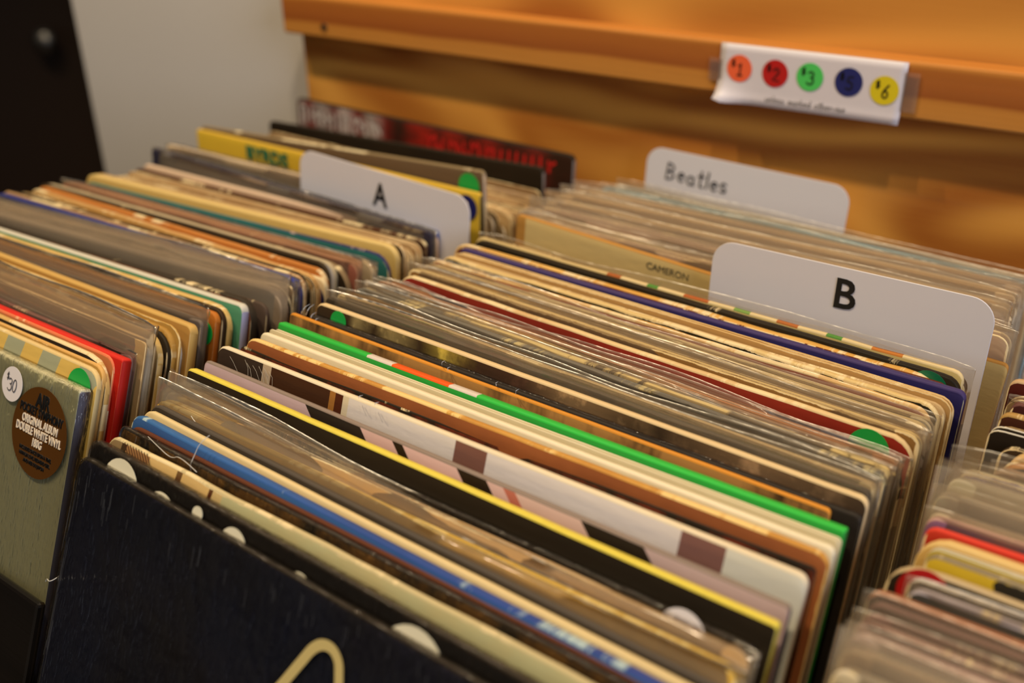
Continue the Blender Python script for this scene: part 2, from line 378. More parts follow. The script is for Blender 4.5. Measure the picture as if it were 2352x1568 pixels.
POS = {
'm0':(-0.3974,0.2046,-0.0129,-0.0206),'m1':(-0.3987,0.2119,-0.0087,-0.0225),'m2':(-0.3985,0.2199,-0.0085,-0.0090),
'm3':(-0.3977,0.2258,-0.0082,-0.0119),'m4':(-0.3951,0.2288,-0.0047,-0.0114),'m5':(-0.4005,0.2365,-0.0070,-0.0263),
'm6':(-0.4015,0.2420,-0.0072,-0.0288),'m7':(-0.4013,0.2466,-0.0063,-0.0288),'m8':(-0.4081,0.2540,-0.0098,-0.0070),
'm9':(-0.4071,0.2599,-0.0072,-0.0055),'m10':(-0.4070,0.2667,-0.0071,-0.0163),'m11':(-0.4030,0.2725,0.0008,-0.0111),
'm12':(-0.4032,0.2815,0.0014,-0.0098),'m13':(-0.4022,0.2917,0.0063,-0.0018),'m14':(-0.4042,0.3048,-0.0004,0.0015),
'm15':(-0.4005,0.3082,0.0050,0.0008),'m16':(-0.4015,0.3182,0.0032,-0.0084),'m17':(-0.4023,0.3258,0.0019,-0.0067),
'm18':(-0.4024,0.3328,0.0029,-0.0094),'m19':(-0.4056,0.3403,0.0004,-0.0127),'m20':(-0.4130,0.3480,-0.0001,-0.0192),
'm21':(-0.4012,0.3512,0.0002,-0.0208),'m22':(-0.4020,0.3546,0.0019,-0.0215),'m23':(-0.4012,0.3601,0.0050,-0.0292),
'm24':(-0.4018,0.3678,0.0057,-0.0394),'m25':(-0.4024,0.3775,0.0040,-0.0438),'m26':(-0.4010,0.3899,0.0038,-0.0511),
'm27':(-0.4020,0.3985,0.0024,-0.0540),'m28':(-0.4013,0.4088,0.0012,-0.0584),'m29':(-0.4004,0.4151,-0.0004,-0.0507),
'm30':(-0.3997,0.4263,0.0009,-0.0511),'m31':(-0.3987,0.4345,0.0015,-0.0615),'m32':(-0.3997,0.4475,-0.0004,-0.0588),
'm33':(-0.4000,0.4542,0.0002,-0.0486),'m34':(-0.4031,0.4575,0.0004,-0.0378),'m35':(-0.4007,0.4660,-0.0005,-0.0455),
'm36':(-0.3968,0.4743,-0.0003,-0.0486),'m37':(-0.3945,0.4787,0.0008,-0.0360),'m38':(-0.4087,0.4900,-0.0005,-0.0410),
'm39':(-0.3991,0.4976,0.0004,-0.0516),'m40':(-0.4006,0.5018,0.0001,-0.0404),'m41':(-0.3991,0.5056,0.0022,-0.0424),
'm42':(-0.3826,0.5243,0.0085,-0.0912),'m43':(-0.3987,0.5646,0.0035,-0.0293),'m44':(-0.4006,0.5894,0.0010,-0.0256),
'm45':(-0.4013,0.6077,0.0010,-0.0229),'m46':(-0.4016,0.6263,-0.0012,-0.0187),'m47':(-0.3976,0.6561,-0.0083,-0.0379),
'm48':(-0.3965,0.6765,-0.0106,-0.0670),'l0':(-0.7510,0.2296,-0.0046,0.0126),'l1':(-0.7487,0.2375,0.0028,0.0120),'l2':(-0.7522,0.2422,0.0021,0.0119),
'l3':(-0.7512,0.2458,0.0046,0.0119),'l4':(-0.7546,0.2504,0.0030,0.0120),'l5':(-0.7499,0.2539,0.0024,0.0121),'l6':(-0.7537,0.2629,0.0004,0.0017),
'l7':(-0.7546,0.2675,-0.0009,0.0016),'l8':(-0.7485,0.2721,0.0059,0.0015),'l9':(-0.7496,0.2788,0.0055,0.0047),'l10':(-0.7543,0.2844,0.0023,0.0100),
'l11':(-0.7541,0.2878,0.0040,0.0121),'l12':(-0.7522,0.2923,0.0040,0.0122),'l14':(-0.7500,0.2971,0.0042,0.0115),'l15':(-0.7576,0.3015,0.0002,0.0364),
'l16':(-0.7554,0.3081,0.0023,0.0397),'l17':(-0.7554,0.3127,0.0022,0.0397),'l18a':(-0.7559,0.3161,0.0021,0.0446),'l18b':(-0.7527,0.3226,0.0015,0.0494),
'l19':(-0.7530,0.3290,0.0006,0.0520),'l20':(-0.7496,0.3420,-0.0003,0.0791),'l21':(-0.7529,0.3520,-0.0004,0.0746),'l22':(-0.7523,0.3666,0.0028,0.0425),
'l23':(-0.7539,0.3727,0.0028,0.0372),'l24':(-0.7549,0.3761,0.0014,0.0386),'l25':(-0.7557,0.3960,-0.0014,0.0021),'l26':(-0.7573,0.4002,-0.0072,0.0118),
'l27':(-0.7604,0.4045,-0.0034,0.0117),'l28':(-0.7677,0.4085,-0.0039,0.0271),'l29':(-0.7649,0.4116,-0.0040,0.0278),
'l30':(-0.7562,0.4158,-0.0052,0.0280),'l31':(-0.7536,0.4211,-0.0043,0.0281),'l32':(-0.7496,0.4263,-0.0036,0.0430),
'l33':(-0.7471,0.4339,-0.0051,0.0580),'l34':(-0.7434,0.4382,0.0005,0.0605),'l35':(-0.7468,0.4456,-0.0020,0.0630),
'l36':(-0.7537,0.4807,-0.0102,0.0234),'l37':(-0.7527,0.4860,-0.0095,0.0241),'l38':(-0.7491,0.4940,-0.0076,0.0197),
'l39':(-0.7521,0.5061,0.0021,-0.0018),'l40':(-0.7487,0.5114,0.0071,0.0200),'l41':(-0.7587,0.5194,-0.0114,0.0115),'l42':(-0.7533,0.5362,0.0055,0.0056),
'l43':(-0.7507,0.5526,0.0086,-0.0016),'l44':(-0.7728,0.5749,0.0084,0.0328),'l44b':(-0.7498,0.5903,-0.0147,-0.0008),
'l44c':(-0.7474,0.6178,-0.0182,-0.0000),'l45':(-0.7639,0.6457,-0.0028,0.0147),'l45b':(-0.7458,0.6566,-0.0218,0.0002),
'l46':(-0.7442,0.6671,0.0113,-0.0108),'r0':(-0.0656,0.2536,0.0001,0.0104),'r1':(-0.0659,0.2631,0.0001,-0.0050),'r2':(-0.0666,0.2729,0.0006,-0.0027),
'r3':(-0.0671,0.2792,0.0020,0.0181),'r4':(-0.0681,0.2881,-0.0001,0.0079),'r5':(-0.0671,0.2927,0.0004,0.0207),'r6':(-0.0674,0.2993,0.0004,0.0143),
'r7':(-0.0696,0.3058,0.0002,0.0140),'r8':(-0.0584,0.3139,0.0007,0.0165),'r9':(-0.0603,0.3203,0.0005,0.0190),'r10':(-0.0691,0.3279,0.0003,0.0110),
'r11':(-0.0591,0.3363,0.0011,0.0062),'r12':(-0.0599,0.3420,0.0003,0.0023),'r13':(-0.0643,0.3482,0.0004,-0.0031),'r14':(-0.0646,0.3537,0.0001,0.0241),
'r15':(-0.0660,0.3607,0.0007,0.0195),'r16':(-0.0662,0.3674,-0.0006,0.0131),'r17':(-0.0676,0.3800,0.0003,0.0028),'r18':(-0.0661,0.3924,0.0013,0.0007),
'r19':(-0.0643,0.4024,0.0003,-0.0029),'r20':(-0.0534,0.4118,-0.0000,0.0008),'r21':(-0.0533,0.4224,-0.0002,0.0008),
'r22':(-0.0515,0.4333,0.0000,0.0000),'r23':(-0.0632,0.4457,-0.0001,-0.0010),'r24':(-0.0625,0.4603,0.0003,0.0004),
'r25':(-0.0607,0.4737,0.0000,-0.0003),'r26':(-0.0655,0.4880,0.0041,-0.0006),
}
# ------------------------------------------------------------------ setting
wall_m = N('painted_plaster'); _tc = wall_m.n('ShaderNodeTexCoord').outputs['Object']
_c = wall_m.mix(wall_m.noise(_tc, 3, 3), lin('d6d0ca'), lin('cac4be'))
wall_m = wall_m.done(wall_m.bsdf(_c, .7, wall_m.noise(_tc, 120, 2), .1, .001))
dark_m = plain('dark_stained_wood', '2a1c14', .5)
floor_m = wood_mat('dark_floorboards', '2e2018', '3a2a1e', '241811', 1, 6, False)
boxobj('floor', [(-4, 4, -3, 4, -.05, 0)], floor_m, bev=0)['kind'] = 'structure'
boxobj('wall_back', [(-1.215, 2.2, .735, .83, 0, 2.7)], wall_m, bev=.004)['kind'] = 'structure'
boxobj('wall_left', [(-4, -3.9, -3, 4, 0, 2.7)], dark_m, bev=0)['kind'] = 'structure'
boxobj('wall_far', [(-4, 4, 3.9, 4, 0, 2.7)], dark_m, bev=0)['kind'] = 'structure'
dr = empty('door_1', (-2.15, 1.35, 0), (0, 0, math.radians(38))); dr['kind'] = 'structure'
boxobj('door_panel', [(-.75, .75, 0, .045, 0, 2.1)], dark_m, dr, .004)
_k = D.meshes.new('door_knob'); import bmesh
_b = bmesh.new(); bmesh.ops.create_uvsphere(_b, u_segments=20, v_segments=12, radius=.028); _b.to_mesh(_k); _b.free()
kn = link('door_knob', _k, plain('brushed_steel', '8a8886', .35, metal=1), dr); kn.location = (-.1, -.045, .83); kn.scale = (1, .8, 1)

# ------------------------------------------------------------------ the wooden record rack
PINE = wood_mat('varnished_plywood', 'dc9c44', '98541a', 'c87e2c', 1.3, 5.2)
RAILW = N('varnished_pine_rail'); _tc = RAILW.n('ShaderNodeTexCoord').outputs['Object']
_s = RAILW.n('ShaderNodeSeparateXYZ', {0: _tc})
_w = RAILW.noise(RAILW.scaled(_tc, 4, 1, 8), 1, 2)
_t = RAILW.math('MULTIPLY_ADD', _w, .010, RAILW.math('SUBTRACT', _s.outputs[2], .0725))
_t = RAILW.math('MULTIPLY', _t, 1 / .037)
_fi = RAILW.noise(RAILW.scaled(_tc, 6, 10, 330), 1, 3)
_cc = RAILW.ramp(_t, [(0, 'c98a3e'), (.34, 'c88638'), (.42, '9a5420'), (.62, 'a86026'), (.86, 'b06828'), (.93, 'd0883a')])  # grain bands by height; the last stop paints a highlight along the top edge
_cc = RAILW.mix(RAILW.math('MULTIPLY', _fi, .3), _cc, lin('8a4e1e'))
RAILW = RAILW.done(RAILW.bsdf(_cc, .4, _fi, .12, .0004, coat=.25))
BLACKB = wood_mat('black_stained_board', '14110f', '1c1713', '100d0c', 1, 20, False, .22)
rack = empty('record_rack', (-.15, .4, 0))
tag(rack, 'wooden record rack with varnished plywood back panel and rail holding three rows of vinyl', 'record rack')
def rk(name, dims, mat, bev=.0015):
    dims = [(a + .15, b + .15, c - .4, d - .4, e, f) for a, b, c, d, e, f in dims]
    return boxobj(name, dims, mat, rack, bev)
rk('back_panel', [(-.775, .62, .705, .723, .55, Z0 + .42)], PINE)
rail = boxobj('rail', [(-.627, .77, -.0105, .01, .0675, .1045)], RAILW, rack, .002); rail.location = (0, .295 - .0, Z0)
scm = disc('screw', .0033, 20, .0012); sc = link('screw', scm, plain('zinc_screw', '77777a', .35, metal=1), rail); sc.location = (-.571, -.0105, .0777)
def slanted(name, x0, x1, top, ang, ln, th, mat):
    """board leaning like the records that rest on it; top = (y, z) of its front upper edge"""
    V, F = [], []
    box(V, F, x0, x1, 0, th, -ln, 0)
    me = D.meshes.new(name); me.from_pydata(V, [], F); me.update()
    o = link(name, me, mat, rack); md = o.modifiers.new('b', 'BEVEL'); md.width = .002; md.segments = 2
    o.location = (.15, top[0] - .4, top[1]); o.rotation_euler = (-ang, 0, 0)
    return o
slanted('front_board', -.80, -.427, (.1765, Z0 - .0975), math.radians(23.5), .19, .005, BLACKB)
slanted('front_board', -.405, -.085, (.1470, Z0 - .119), math.radians(24), .17, .005, BLACKB)
slanted('front_board', -.072, .28, (.186, Z0 - .12), math.radians(22), .17, .005, BLACKB)
for n_, x in (('side_board', -.795), ('divider_board', -.4245), ('divider_board', -.0775), ('side_board', .262)):
    rk(n_, [(x, x + .009, .06, .7, Z0 - .45, Z0 - .15)], BLACKB)
BASE = [(-.06, -.272), (.073, -.292), (.268, -.308), (.417, -.317), (.705, -.3186)]
def base_z(y):
    for (a, b), (c, d) in zip(BASE, BASE[1:]):
        if y <= c: return b + (d - b) * (y - a) / (c - a)
    return BASE[-1][1]
V, F = [], []
for y, z in BASE: V += [(-.64, y - .4, Z0 + z), (.42, y - .4, Z0 + z), (-.64, y - .4, Z0 + z - .01), (.42, y - .4, Z0 + z - .01)]
for i in range(4):
    a = 4 * i; F += [(a, a + 1, a + 5, a + 4), (a + 2, a + 6, a + 7, a + 3), (a, a + 4, a + 6, a + 2), (a + 1, a + 3, a + 7, a + 5)]
F += [(0, 2, 3, 1), (16, 17, 19, 18)]
me = D.meshes.new('base_board'); me.from_pydata(V, [], F); me.update(); link('base_board', me, BLACKB, rack)
for x, y in ((-.78, .08), (.25, .08), (-.78, .68), (.25, .68)):
    rk('leg', [(x - .022, x + .022, y - .02, y + .02, 0, Z0 - .46)], BLACKB)
rk('shelf_frame', [(-.80, .272, .06, .70, Z0 - .46, Z0 - .45)], BLACKB, 0)

# ------------------------------------------------------------------ records
def lean_of(y):
    P = [(.19, 24.5), (.26, 22), (.35, 15), (.45, 6), (.55, 3)]
    if y <= P[0][0]: return math.radians(P[0][1])
    for (a, b), (c, d) in zip(P, P[1:]):
        if y <= c: return math.radians(b + (d - b) * (y - a) / (c - a))
    return math.radians(3)
GROUPS = {'m': 'records in the middle row', 'l': 'records in the left row', 'r': 'records in the right row'}
CARD = plain('raw_card_edge', 'c9ad78', .75)
PAPER = {c: plain('inner_paper', c, .7) for c in ('ece4d0', 'd9c9a0', '3a3634', 'a9b4c4', 'e9e6e0')}
def joinme(name, ms):
    bm = bmesh.new()
    for m in ms: bm.from_mesh(m)
    me = D.meshes.new(name); bm.to_mesh(me); bm.free(); return me

REC = {}
SEED = [0.0]
def record(key, T, front, top, label, kind='s', film=None, ext=.008, wav=.002, wrap=False, rc=.003, rag=.0002, puff=.15,
           side=None, paper='ece4d0', drop=.003, pos=None, wear=None, group=None, W=LP, dz=0.0, tap=0.0, filmT=0.0):
    SEED[0] += 1.37; sd = SEED[0]
    x, y, z, a, ro = (tuple(pos or POS[key]) + (0.0,))[:5]
    z += dz
    t = lean_of(y); T = T / 1000.0
    H = LP
    for _ in range(3):
        yb = y - H * math.sin(t); H = (z - base_z(yb)) / math.cos(t)
    dn = Vector((math.sin(a) * math.sin(t), -math.cos(a) * math.sin(t), -math.cos(t)))
    M3 = Matrix.Rotation(a, 3, 'Z') @ Matrix.Rotation(-t, 3, 'X') @ Matrix.Rotation(-ro, 3, 'Y')
    root = empty('vinyl_record', Vector((x, y, z + Z0)) + M3 @ Vector((LP / 2, 0, -H)))
    root.rotation_euler = M3.to_euler()
    tag(root, label, 'record', group or GROUPS[key[0]])
    fk = dict(front) if isinstance(front, dict) else dict(stops=front)
    tk = dict(top) if isinstance(top, dict) else dict(stops=top, wear=.0004)
    fk.setdefault('seed', sd); tk.setdefault('seed', sd + 3)
    if wear is not None: fk['wear'] = wear; tk['wear'] = wear
    tk['top'] = True
    fm, tm = cover_mat(**fk), cover_mat(**tk)
    sm = cover_mat(side or tk['stops'] if isinstance(side or tk['stops'], str) else tk['stops'][-1][1], wear=tk.get('wear', .001), top=True, seed=round(sd))
    bow = .0007 * math.sin(sd * 5)
    if kind == 's':
        me = board('cover', W, H, T, rc, rag, puff, bow, sd)
    else:
        bt = .0009
        me = joinme('cover', [board('c', W, H, bt, rc, rag, .0, bow, sd, .0003, y0=-T + bt), board('c', W, H - .0004, bt, rc, rag, 0, bow, sd + 4, .0003, y0=0)])
    cv = link('cover', me, [fm, tm, sm], root)
    if kind == 'o':
        gap = T - .0018
        inn = board('inner_sleeve', W - .004, H - drop, max(.0006, gap * .55), rc * 1.2, .0006, 0, bow, sd + 7, .0003, y0=-.0009 - gap * .15)
        link('inner_sleeve', inn, [PAPER[paper]] * 3, root)
    if film:
        pm = pouch('outer_sleeve', W, H, ext, T + filmT, wav, sd, 0, tap)
        o = link('outer_sleeve', pm, [FILM_THICK if film == 'T' else FILM, FILM_RIM], root)
    if wrap:
        wm = board('shrink_wrap', W + .0012, H + .0005, T + .0012, rc, .0002, puff, bow, sd, .0012, y0=.0006)
        link('shrink_wrap', wm, [SHRINK] * 3, root)
    root['_t'] = T
    REC[key] = (root, H, T)
    return root

def on_cover(key, name, me, mat, u, v, y=0.0):
    """stick a flat mesh on the front of a cover, u from its left edge and v below its top"""
    root, H, T = REC[key]
    o = link(name, me, mat, root); o.location = (u - LP / 2, -T - .0004 - y, H - v)
    return o
GREEN = plain('green_sticker', '12a040', .45); NAVY = plain('navy_sticker', '171a5a', .45); WHITE = plain('white_sticker', 'e6dedd', .45)
REDS = plain('red_sticker', 'b01414', .45); INK = plain('black_ink', '101010', .5); GREY_INK = plain('grey_pen_ink', '4a4648', .6)
def sticker(key, u, v, mat=GREEN, r=.0095, y=0.0):
    return on_cover(key, 'price_sticker', disc('price_sticker', r), mat, u, v, y)
C_, L_ = 'CONSTANT', 'LINEAR'
POS['l41'] = (-.7587, .5085, -.0095, .0115); POS['l40'] = (-.7487, .5190, .0032, .015)
POS['l39'] = (-.7493, .5050, .0034, -.0206, -.023); POS['m42'] = (-.3869, .5300, .0097, -.016, -.0536)
POS['l42'] = (-.7531, .5359, -.0110, .0058, .0525)
POS['l44'] = (-.7529, .5600, .0094, -.003, .042); POS['l45'] = (-.7509, .6350, -.0022, -.014, .029); POS['l46'] = (-.7475, .6700, .0129, 0, -.017)
DARK = '16140f'
# --- middle row, front to back
record('m0', 4, dict(stops='0b101c', mot=(.55, '13264a', 8, 6), wear=.0003, wc='8f8a80', coat=.6, rough=.3), '1a1815', 'foremost black record of the middle row, a cream line looping near its foot', wrap=True, rc=.006, kind='s')
record('m1', 4, dict(stops='15161a', wear=.0004, wc='8f8a80', rough=.35), '201d1a', 'black record printed with cream dots, just behind the foremost black record', rc=.005, wrap=True)
record('m2', 3, dict(stops=[(0, '8a7350'), (.035, '3a2a1c'), (.045, 'b98a58'), (.1, 'dcb878'), (.163, '4c1f10'), (.175, 'dcb878'), (.232, '4c1f10'), (.242, 'cdb27a'), (.26, 'b9b588'), (1, 'a9ac84')], interp=C_, shift=.2, wear=.0016, mot=(.3, 'c9a868', 20, 40)), dict(stops='c9b88a', wear=.0015), 'cream record with brown hatching and thin dark bars at its left, battered corner', rc=.008, rag=.0012, puff=.3)
record('m3', 2.5, dict(stops='17130f', mot=(.5, 'a8742c', 60, 30), wear=.0004), '1d1915', 'thin black glossy record with amber specks between the cream and the brown one', wrap=True)
record('m4', 2.5, dict(stops='4a2416', mot=(.6, '1c100b', 40, 30), wear=.0005, wc='b07850', fleck=.3), '5a2c1a', 'dark reddish-brown record directly in front of the worn blue spine', rc=.006, dz=-.003)
record('m5', 5.0, dict(stops='2a5c94', wear=.001, wc='c8c8b0', mot=(.35, '1f3f80', 10, 20)), dict(stops=[(0, '2f6aa4'), (.5, '2c4f98'), (1, '26408c')], interp=L_, wear=.00115, wc='a8bcc0', mot=(.3, '1d3b74', 15, 10)), 'record with a worn blue spine, near the front of the middle row', rc=.006, puff=.25)
record('m6', 3.6, 'd9bf8a', dict(stops='e0c894', wear=0), 'record with a plain cream spine right behind the blue one', rc=.007, wear=0, puff=.2)
record('m7', 3.5, dict(stops='2c2824', wear=.0003), dict(stops='4c4640', wear=.0002), 'charcoal record in a clear sleeve behind the cream spine', rc=.006)
record('m8', 4, dict(stops='deb048', mot=(.4, 'a07828', 30, 8), wear=.0012), dict(stops='c4a048', wear=.0013, wc='d8bc74'), 'mustard-gold record in a loose clear sleeve near the front of the middle row', film='T', ext=.011, wav=.001, rc=.006, filmT=.001, tap=.95)
record('m9', 4, dict(stops='c49c68', mot=(.4, 'a09078', 20, 8), wear=.001), dict(stops='b89468', wear=.0012), 'tan record in a clear sleeve with a high pointed left corner', film='T', ext=.012, wav=.001, rc=.006, kind='o', tap=.95)
record('m10', 4, dict(stops='151312', wear=.0004), dict(stops='1c1a18', wear=.0006, wc='cfc4a8'), 'black record with a glinting scuffed edge and a lilac price sticker', rc=.004, wrap=True)
record('m11', 5, dict(stops='17130d', wear=.0002), dict(stops='e2cf52', wear=.0002, mot=(.15, 'c9a838', 200, 3)), 'black record with a bright yellow spine', rc=.0015, puff=.05, side='c8b448')
record('m12', 3.2, dict(stops=[(0, 'b8a0a6'), (.227, '1c1a1c'), (.341, 'd0aca6'), (.405, '14110f'), (.425, 'd4b0aa'), (.521, '1b1411'), (.573, 'd4b0a8'), (.60, 'b86a58'), (.62, 'd0b0a4'), (.721, '1c1917'), (.809, 'b8a09e'), (1, 'b09c98')], interp=C_, shift=-1.0, wear=0, rough=.3), dict(stops='8a7a70', wear=0), 'record with a pink, lilac and black photographic cover behind the yellow spine', rc=.002, side='2c2a60')
record('m13', 4.2, dict(stops=[(0, '2c2320'), (.102, 'b09a80'), (.125, '3a1e14'), (.252, 'a06a30'), (.262, '4a1c10'), (.279, 'd8c8a8'), (.29, 'dcd2ca'), (.493, '7a5248'), (.549, 'ded4ce'), (.842, '7c5650'), (.902, 'd6d4c6'), (1, 'd4ccc8')], interp=C_, wear=0, rough=.4), dict(stops='e8d8b8', wear=0), 'white record with brown squares on its cover and a torn shrink-wrapped left corner', rc=.004)
record('m14', 3, dict(stops='14100d', mot=(.35, 'a03a20', 60, 12), wear=.0002), dict(stops='14110e', wear=.0008), 'thin black record with red lettering flecks in front of the copper one', rc=.002)
record('m15', 4, dict(stops='9c5a30', mot=(.5, '7c4428', 12, 14), wear=.0006, wc='e0b870'), dict(stops='cf9a48', wear=.0014, wc='ecc880', mot=(.5, 'b87a34', 40, 10)), 'copper-brown record with a worn golden edge', rc=.006, rag=.0004, puff=.2)
record('m16', 4, 'ddd2b0', dict(stops='ece0c0', wear=0), 'glossy ivory record just behind the copper one', rc=.003, wear=0, kind='s')
record('m17', 5, 'd0c29a', dict(stops=[(0, 'e0d2b0'), (1, 'e0d2b0')], axis='v', wear=0), 'ivory record in front of the bright green spine', rc=.002, wear=0, kind='o', paper='e9e6e0', drop=.0008)
record('m18', 5.2, dict(stops='1c9a38', wear=0), dict(stops=[(0, '22b440'), (.208, 'd8ccc0'), (.265, 'e85a1c'), (.379, 'd8ccc0'), (.436, '27bb44'), (1, '22b840')], interp=C_, wear=.00025, rough=.4), 'record with a bright green spine banded in white and orange', rc=.0008, puff=0, side='128a38')
record('m19', 2.2, dict(stops='2a2018', mot=(.4, '8a6a48', 40, 20), wear=0), '5a5048', 'thin dark record in clear wrap right behind the green spine', dz=-.003)
record('m20', 2.8, dict(stops='2a1a10', mot=(.7, 'cc9450', 40, 14), wear=0), dict(stops='d88e30', wear=.0003), 'record with a thin orange spine over a mottled brown cover', rc=.002, puff=.05, side='d88e30')
record('m21', 3.4, dict(stops='151516', wear=.0001), dict(stops='1d1d1e', wear=.0003, wc='c8c8c8'), 'matt black record right behind the orange spine', rc=.003)
record('m22', 3.6, dict(stops='1a1612', mot=(.3, '6a4a28', 30, 15), wear=.0001), dict(stops='18161a', wear=.0004, wc='c8c8c8'), 'black record with shreds of wrap on its left corner', rc=.003, wrap=True, dz=-.003)
record('m23', 4.4, dict(stops=[(0, '2a2418'), (.08, '3a2a18'), (.1, 'e6cc88'), (.14, '2a1a10'), (.18, 'e4c880'), (.24, '2c2014'), (.3, 'dcc050'), (.36, '4a3020'), (.46, '5a3a2c'), (.55, 'c8a070'), (.7, '2a201a'), (.85, 'b89068'), (1, '3a3028')], interp=L_, warp=.06, mot=(.7, '2a1c14', 60, 50), wear=0), dict(stops='e0c494', wear=.0003), 'record with a cream rolled edge over a speckled black and yellow cover', rc=.004, puff=.1)
record('m24', 5, dict(stops='2c2620', wear=.0002), dict(stops='4a4238', wear=.0004), 'dark grey record in a clear sleeve behind the cream rolled edge', film='F', ext=.005, wav=.002)
record('m25', 4.6, dict(stops='a08858', wear=.0012), dict(stops='b89c6c', wear=.001), 'tan record in a long rippled clear sleeve, second behind the cream rolled edge', film='F', ext=.003, wav=.003, kind='o')
record('m26', 5, dict(stops='4a4c48', wear=.001), dict(stops='6a6860', wear=.0012, wc='c0b080'), 'slate-grey record in rippled clear plastic', film='F', ext=.003, wav=.003, rc=.005)
record('m27', 4.4, dict(stops='3a342a', wear=.0022), dict(stops='5a4c38', wear=.0016, wc='dcc484'), 'record with a frayed black and cream edge under clear plastic', film='F', ext=.002, wav=.002, rag=.001)
record('m28', 4.4, dict(stops='9a6a48', wear=.0004), dict(stops='b07c58', wear=.0006), 'record with a pinkish-tan edge under clear plastic', film='F', ext=.002, wav=.002, kind='o', paper='d9c9a0')
record('m29', 4, dict(stops='2a241c', wear=.002), dict(stops='3a3024', wear=.0017), 'black record with torn cream edge in loose film before the dark red record', film='F', ext=.005, wav=.006, rc=.01, rag=.0008, dz=-.005)
record('m30', 4.2, dict(stops='8c2218', wear=.0010, wc='d8b888', mot=(.3, '6a1412', 12, 8)), dict(stops='d0ac78', wear=.0012, mot=(.7, 'e6cc98', 10, 5)), 'dark red record with a worn cream edge and a round green price sticker', rc=.012, rag=.0006, puff=.2)
for k, c1, c2, s in (('m31', '8a6434', 'd8bc7c', 'brown record with a pale yellow edge right behind the dark red one'),
                     ('m32', '7c6a50', 'c8b080', 'beige record in a clear sleeve, second behind the dark red one'),
                     ('m33', '9a9078', 'c8b894', 'greyish record in a clear sleeve with a crumpled right corner')):
    record(k, 4.6, dict(stops=c1, wear=.0014), dict(stops=c2, wear=.001), s, film='F', ext=.004, wav=.003, rc=.006, kind='o', dz=-.003 if k == 'm33' else 0)
record('m34', 4, dict(stops='8c1c0c', wear=.001, mot=(.4, 'a84420', 50, 20)), dict(stops='d8b070', wear=.0014), 'thin record with a ragged dark red face line and cream edge', rc=.009, rag=.0012, dz=-.001)
record('m35', 4, dict(stops='1c1a0e', wear=.0016), dict(stops='d8bc80', wear=.0014), 'record with a flaking black and cream edge in front of the purple spine', rc=.009, rag=.0016)
record('m36', 4.6, dict(stops='b08850', wear=.001), dict(stops='dcbc80', wear=.001, mot=(.5, 'c89858', 8, 60)), 'buff record right in front of the purple spine', rc=.008, kind='o', paper='d9c9a0', drop=.001)
record('m37', 4.4, dict(stops='1a1c58', wear=.0004, wc='b0a890'), dict(stops='3a3268', wear=.00035, wc='d8d0d8'), 'record with a purple spine and navy cover', rc=.004, puff=.1, side='1c1c58')
record('m38', 4.8, dict(stops='8a2c10', wear=.0024, wc='e0b468'), dict(stops='e4b868', wear=.0012, mot=(.6, 'c88c30', 14, 40)), 'record with a thick frayed cream and orange edge behind the purple spine', rc=.012, rag=.0012, puff=.3)
record('m39', 5, dict(stops='0f0e0a', wear=.0009), dict(stops='10100c', wear=.0009), 'black record with flaking edges and a dark green price sticker near its right end', rc=.009, rag=.0008, puff=.2)
record('m40', 3.4, dict(stops='c8b070', wear=.001), dict(stops=[(0, 'cdb47c'), (.3, 'cdb47c'), (.33, 'a85a28'), (.36, 'dcc490'), (.42, '4f8a38'), (.445, 'dcc490'), (.50, 'b05c28'), (.55, 'dcc490'), (.60, '7a9a48'), (.63, 'dcc490'), (.68, 'b0642c'), (.72, 'dcc490'), (.77, '4f8a38'), (.80, 'dcc490'), (.85, 'c0742c'), (.9, 'dcc490')], interp=C_, wear=.0006), 'record with green, white and orange dashes along its edge behind the flaking black one', rc=.006, rag=.0006)
record('m41', 5, dict(stops='5a4838', wear=.002, mot=(.5, '2a2018', 12, 40)), dict(stops='6a5440', wear=.0016), 'brown record in crinkled clear plastic right in front of the divider lettered B', film='F', ext=.006, wav=.003, rc=.006, rag=.001, dz=-.006)
record('m42', 3.4, dict(stops=[(0, 'b0803c'), (.022, 'cdb478'), (.985, 'cdb478'), (1, 'b08040')], interp=C_, wear=0), dict(stops='c08a40', wear=.0004), 'cream record with a brown border and small printed title, leaning behind the divider lettered B', rc=.003, side='c09858')
record('m43', 9, dict(stops='a08470', wear=.0005), dict(stops='b49a80', wear=.001), 'lilac-brown record in milky plastic behind the cream bordered one', film='T', ext=.010, wav=.004, kind='o')
record('m44', 9, dict(stops='b89868', wear=.0005), dict(stops='d4b484', wear=.001), 'tan record in milky plastic, second behind the cream bordered one', film='T', ext=.009, wav=.003, kind='o')
record('m45', 9, dict(stops='c0a070', wear=.0005), dict(stops='dcc094', wear=.001), 'pale cream record in milky plastic, two places in front of the light blue spine', film='T', ext=.009, wav=.003, kind='o')
record('m46', 9, dict(stops='b89870', wear=.0005), dict(stops='d4b890', wear=.001), 'beige record in milky plastic right in front of the light blue spine', film='T', ext=.006, wav=.003, kind='o')
record('m47', 5, dict(stops='58a8c0', wear=.0004), dict(stops='62b0cc', wear=.0004), 'record with a light blue spine near the back of the middle row', film='F', ext=.003, wav=.001, rc=.003)
record('m48', 5, dict(stops='a89884', wear=.0004), dict(stops='b8ac98', wear=.0006), 'greyish-beige record right in front of the divider that reads Beatles', film='F', ext=.004, wav=.002, rc=.003)
